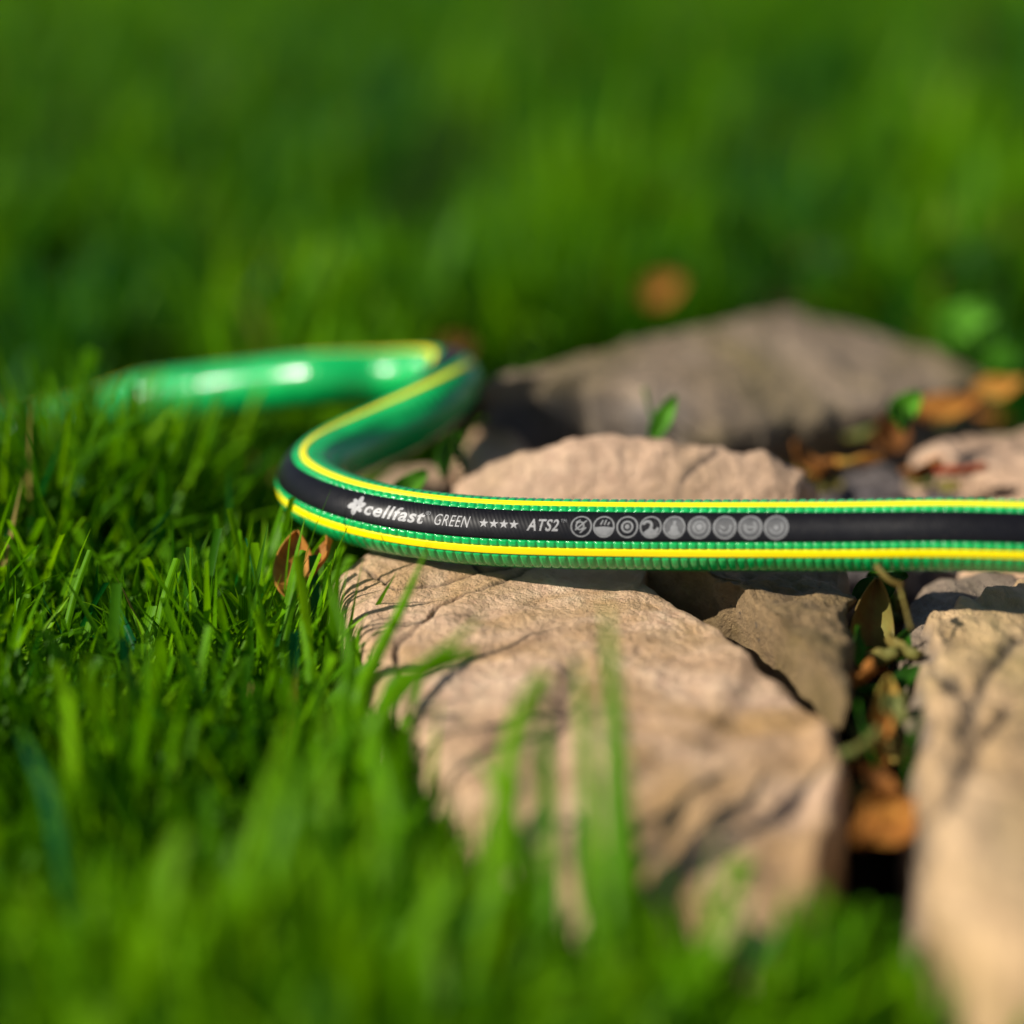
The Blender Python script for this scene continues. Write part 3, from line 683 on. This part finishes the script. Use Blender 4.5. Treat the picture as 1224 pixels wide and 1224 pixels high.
# ------------------------------------------------------------------ fallen leaves and little plants
def leaf(label, px, py, z, length, width, az, mat, tint, pitch=0.2, curl=0.5, roll=0.0, name='fallen_leaf', cat='leaf', lobes=0.0, seed=0, group='fallen leaves between the stones'):
    nu, nv = 25, 11; V = []; tv = []
    rs = random.Random(seed)
    for i in range(nu):
        u = i / (nu - 1)
        hw = width * 0.5 * (math.sin(math.pi * u ** 0.8) ** 0.8 * (1 + lobes * math.sin(u * 22)) + 0.02)
        for j in range(nv):
            v_ = j / (nv - 1) * 2 - 1
            x = (u - 0.5) * length; y = v_ * hw
            zc = curl * (width * 0.35) * v_ * v_ + 0.25 * curl * length * (u - 0.5) ** 2 * 2 - 0.02 * width * (1 - abs(v_)) + 0.05 * width * math.sin(u * 9 + seed) * v_
            y *= 1 - 0.3 * curl * abs(v_)
            V.append((x, y, zc)); tv.append(min(1, max(0, tint + 0.35 * noise.noise(Vector((x * 160 + seed, y * 160, 0))) - 0.18 * (abs(v_) < 0.12) - 0.14 * (math.sin(u * 40 - abs(v_) * 7) > 0.75))))
    q = np.arange((nu - 1) * (nv - 1)); rr, cc = q // (nv - 1), q % (nv - 1); a = rr * nv + cc
    me = mesh_np(name, V, np.stack([a, a + nv, a + nv + 1, a + 1], 1), M[mat]); fattr(me, 'tint', tv)
    o = link(name, me); o.location = at(px, py, z); o.rotation_euler = (roll, pitch, az)
    sol = o.modifiers.new('thickness', 'SOLIDIFY'); sol.thickness = 0.0003
    return tag(o, label, cat, group)
leaf('orange leaf standing in the grass under the left bend of the hose', 352, 676, -0.002, 0.018, 0.012, R(80), 'leaf_dry', 0.68, R(-65), 0.4, R(10), seed=1)
leaf('smaller orange-brown leaf tucked between hose bend and tan stone', 384, 672, -0.001, 0.013, 0.009, R(40), 'leaf_dry', 0.5, R(-50), 0.5, R(-20), seed=2)
leaf('long rusty leaf lying in front of the back slab above the pale stone', 1128, 488, 0.006, 0.026, 0.011, R(18), 'leaf_dry', 0.5, R(-6), 0.3, R(35), seed=3)
leaf('yellow-brown leaf at the picture edge above the pale peach stone', 1192, 466, 0.006, 0.018, 0.011, R(10), 'leaf_dry', 0.75, R(-10), 0.4, R(30), seed=4)
leaf('orange leaf resting on the dark purplish stone', 1026, 556, 0.002, 0.014, 0.009, R(160), 'leaf_dry', 0.70, R(10), 0.5, R(30), seed=5)
leaf('dark brown curled leaf above the dark purplish stone', 1062, 527, -0.002, 0.022, 0.014, R(70), 'leaf_dry', 0.05, R(-20), 0.7, R(20), seed=6)
leaf('brown leaf bit against the right end of the rounded peach stone', 962, 555, -0.002, 0.016, 0.010, R(120), 'leaf_dry', 0.25, R(-30), 0.5, R(15), seed=7)
leaf('dull red leaf lying behind the hose before the pale peach stone', 1148, 566, 0.003, 0.016, 0.008, R(150), 'leaf_red', 0.6, R(12), 0.5, R(30), seed=8)
leaf('brown leaf in the shade beside the dull red leaf', 1104, 560, -0.002, 0.014, 0.008, R(200), 'leaf_dry', 0.35, R(12), 0.5, R(20), seed=28)
leaf('curled faded leaf hanging upright in the gap just below the hose', 1040, 750, -0.010, 0.025, 0.015, R(75), 'leaf_faded', 0.35, R(-70), 0.9, R(12), seed=9)
leaf('yellow-brown leaf standing halfway down the gap between the stones', 1060, 862, -0.015, 0.021, 0.010, R(85), 'leaf_dry', 0.9, R(-68), 0.5, R(0), seed=10)
leaf('orange leaf lying lowest in the gap between the stones', 1070, 985, -0.020, 0.019, 0.011, R(35), 'leaf_dry', 0.45, R(-15), 0.3, R(20), seed=11)
leaf('blurred orange leaf standing in the grass behind the back slab', 790, 346, 0.000, 0.020, 0.013, R(20), 'leaf_dry', 0.55, R(-20), 0.3, R(60), seed=12)
leaf('blurred brown leaf in the grass behind the far hose turn', 540, 420, -0.010, 0.018, 0.012, R(20), 'leaf_dry', 0.0, R(-20), 0.3, R(60), seed=13)
def sprout(label, root, leaves, mat='leaf_green', name='weed_plant', cat='plant', group=None):
    """small plant: a stem per leaf; leaves = [(px,py,dist,len,width,az,pitch,roll,tint)]"""
    ro = at(root[0], root[1], root[2]); e = empty(name, ro)
    for i, (px, py, d, L, Wd, az, pi_, ro_, tint) in enumerate(leaves):
        lf = leaf('x', 0, 0, 0, L, Wd, az, mat, tint, pi_, 0.35, ro_, name='leaf', seed=50 + i)
        for k in ('label', 'category', 'group'): del lf[k]
        tip = at_d(px, py, d); lf.location = tip - ro; lf.parent = e
        Q = catmull([Vector((0, 0, 0)), (tip - ro) * 0.5 + Vector((0.002, 0, 0.004)), tip - ro], 6); V = []
        for c in Q:
            for k in range(5): V.append((c[0] + 0.0006 * math.cos(k * 1.2566), c[1] + 0.0006 * math.sin(k * 1.2566), c[2]))
        n = len(Q); q = np.arange((n - 1) * 5); rr, cc = q // 5, q % 5; c2 = (cc + 1) % 5
        me = mesh_np('stem', V, np.stack([rr * 5 + cc, rr * 5 + c2, (rr + 1) * 5 + c2, (rr + 1) * 5 + cc], 1), M[mat]); fattr(me, 'tint', np.full(len(V), 0.5))
        link('stem', me, e)
    return tag(e, label, cat, group)
sprout('bright round-leaved weed in front of the grass beyond the slab end', (1155, 440, -.03), [(1155, 390, .80, .022, .020, 0, R(-30), R(50), 0.95), (1140, 408, .79, .014, .013, R(90), R(-20), R(45), 0.7), (1180, 405, .79, .014, .012, R(40), R(-25), R(50), 0.5), (1196, 430, .77, .014, .012, R(10), R(-20), R(50), 0.6)])
sprout('dark broad-leaved weed in the shade high above the slab end', (1165, 360, -.03), [(1160, 318, .98, .030, .022, 0, R(-30), R(40), 0.05), (1130, 335, .97, .026, .018, R(60), R(-20), R(30), 0.12), (1192, 322, .97, .028, .020, R(140), R(-20), R(40), 0.08), (1180, 350, .95, .024, .016, R(100), R(-30), R(40), 0.2)])
sprout('dim broad-leaved weed in the lawn straight behind the slab peak', (985, 345, -.03), [(980, 318, 1.0, .028, .018, 0, R(-30), R(40), 0.1), (955, 330, .99, .024, .016, R(60), R(-20), R(30), 0.3), (1008, 326, .99, .024, .016, R(140), R(-20), R(40), 0.15)])
sprout('two-leaved green sprout between the slab and the rounded peach stone', (788, 535, -.02), [(793, 499, .645, .015, .006, R(20), R(-60), R(60), 0.8), (776, 490, .655, .014, .0045, R(120), R(-55), R(60), 0.45)])
sprout('low dark-leaved weed filling the gap between the front stones', (1055, 800, -.045), [(1078, 772, .545, .009, .005, R(60), R(-40), R(40), 0.1), (1026, 778, .54, .012, .005, R(100), R(-60), R(30), 0.5), (1080, 812, .53, .010, .005, R(20), R(-30), R(30), 0.15), (1090, 900, .49, .018, .004, R(70), R(-60), R(60), 0.5), (1034, 880, .50, .016, .0035, R(110), R(-50), R(60), 0.35), (1045, 708, .57, .013, .009, R(20), R(-20), R(50), 0.1), (1062, 690, .58, .011, .007, R(-30), R(-10), R(50), 0.15), (1050, 830, .525, .012, .007, R(200), R(-10), R(40), 0.3)])
sprout('small green weed inside the hose bend by the pinkish stone', (500, 590, -.03), [(490, 580, .62, .012, .007, R(20), R(-30), R(50), 0.6), (530, 545, .64, .014, .006, R(80), R(-50), R(50), 0.7), (548, 540, .645, .012, .005, R(110), R(-60), R(50), 0.5)])
sprout('pale green leaf cluster under the rusty leaf by the slab', (1085, 520, -.02), [(1083, 486, .66, .012, .009, R(20), R(-40), R(50), 0.7), (1075, 500, .655, .010, .006, R(90), R(-40), R(50), 0.5)])
# dry stem with a torn seed head below the hose
pts = [at_d(1089, 752, .525), at_d(1082, 725, .53), at_d(1074, 696, .535)]
Q = catmull(pts, 8); V = []
for i, c in enumerate(Q):
    rr_ = 0.00045 + 0.0003 * max(0, i / len(Q) - 0.8) * 5
    for k in range(6): V.append((c[0] + rr_ * math.cos(k * 1.047), c[1] + rr_ * 0.6 * math.sin(k * 1.047), c[2]))
n = len(Q); q = np.arange((n - 1) * 6); rr, cc = q // 6, q % 6; c2 = (cc + 1) % 6
org = np.array(at_d(1089, 752, .525)); org[2] = SOIL
e = empty('dry_stem', org)
me = mesh_np('stalk', np.array(V) - org, np.stack([rr * 6 + cc, rr * 6 + c2, (rr + 1) * 6 + c2, (rr + 1) * 6 + cc], 1), M['leaf_faded']); fattr(me, 'tint', np.full(len(V), 0.4)); link('stalk', me, e)
lf = leaf('x', 0, 0, 0, 0.008, 0.0030, R(150), 'leaf_faded', 0.35, R(-30), 0.9, R(25), name='husk', seed=77)
for k in ('label', 'category', 'group'): del lf[k]
lf.parent = e; lf.location = Vector(pts[2]) - Vector(org) + Vector((-0.0030, 0, 0.0008))
tag(e, 'thin straw stem with a pale husk under the hose in the gap', 'stem')

# broken scraps of dead leaf lying in the joints between the stones
def scraps(label, group, spots, seed):
    rs = random.Random(seed); kinds = []
    for k, (mt, tn) in enumerate([('leaf_dry', 0.15), ('leaf_faded', 0.5), ('leaf_dry', 0.5), ('leaf_faded', 0.8)]):
        kinds.append((mt, tn))
    protos = {}
    for i, (px, py, z) in enumerate(spots):
        k = rs.randrange(4); L = rs.uniform(0.006, 0.013)
        if k not in protos:
            o = leaf(label, px, py, z, 0.010, 0.006, 0, kinds[k][0], kinds[k][1], 0, rs.uniform(0.4, 1.0), 0, name='leaf_scrap', cat='leaf scrap', group=group, lobes=0.15, seed=200 + seed * 10 + k); protos[k] = o
        else:
            o = protos[k].copy(); C.objects.link(o)
        o.location = at(px, py, z); o.scale = (L / 0.010,) * 3
        o.rotation_euler = (rs.uniform(-0.7, 0.9), rs.uniform(-0.9, 0.5), rs.uniform(0, 6.28))
rs_ = random.Random(5)
scraps('small broken leaf scrap in the leafy gap between the two front stones', 'leaf scraps in the front gap', [(1035 + rs_.uniform(-14, 45), yy, -0.006 - rs_.uniform(0, 0.016)) for yy in range(715, 1000, 13)], 1)
scraps('small broken leaf scrap among the stones behind the hose', 'leaf scraps behind the hose', [(rs_.uniform(945, 1200), rs_.uniform(495, 590), -0.010 + rs_.uniform(0, 0.008)) for _ in range(22)], 2)
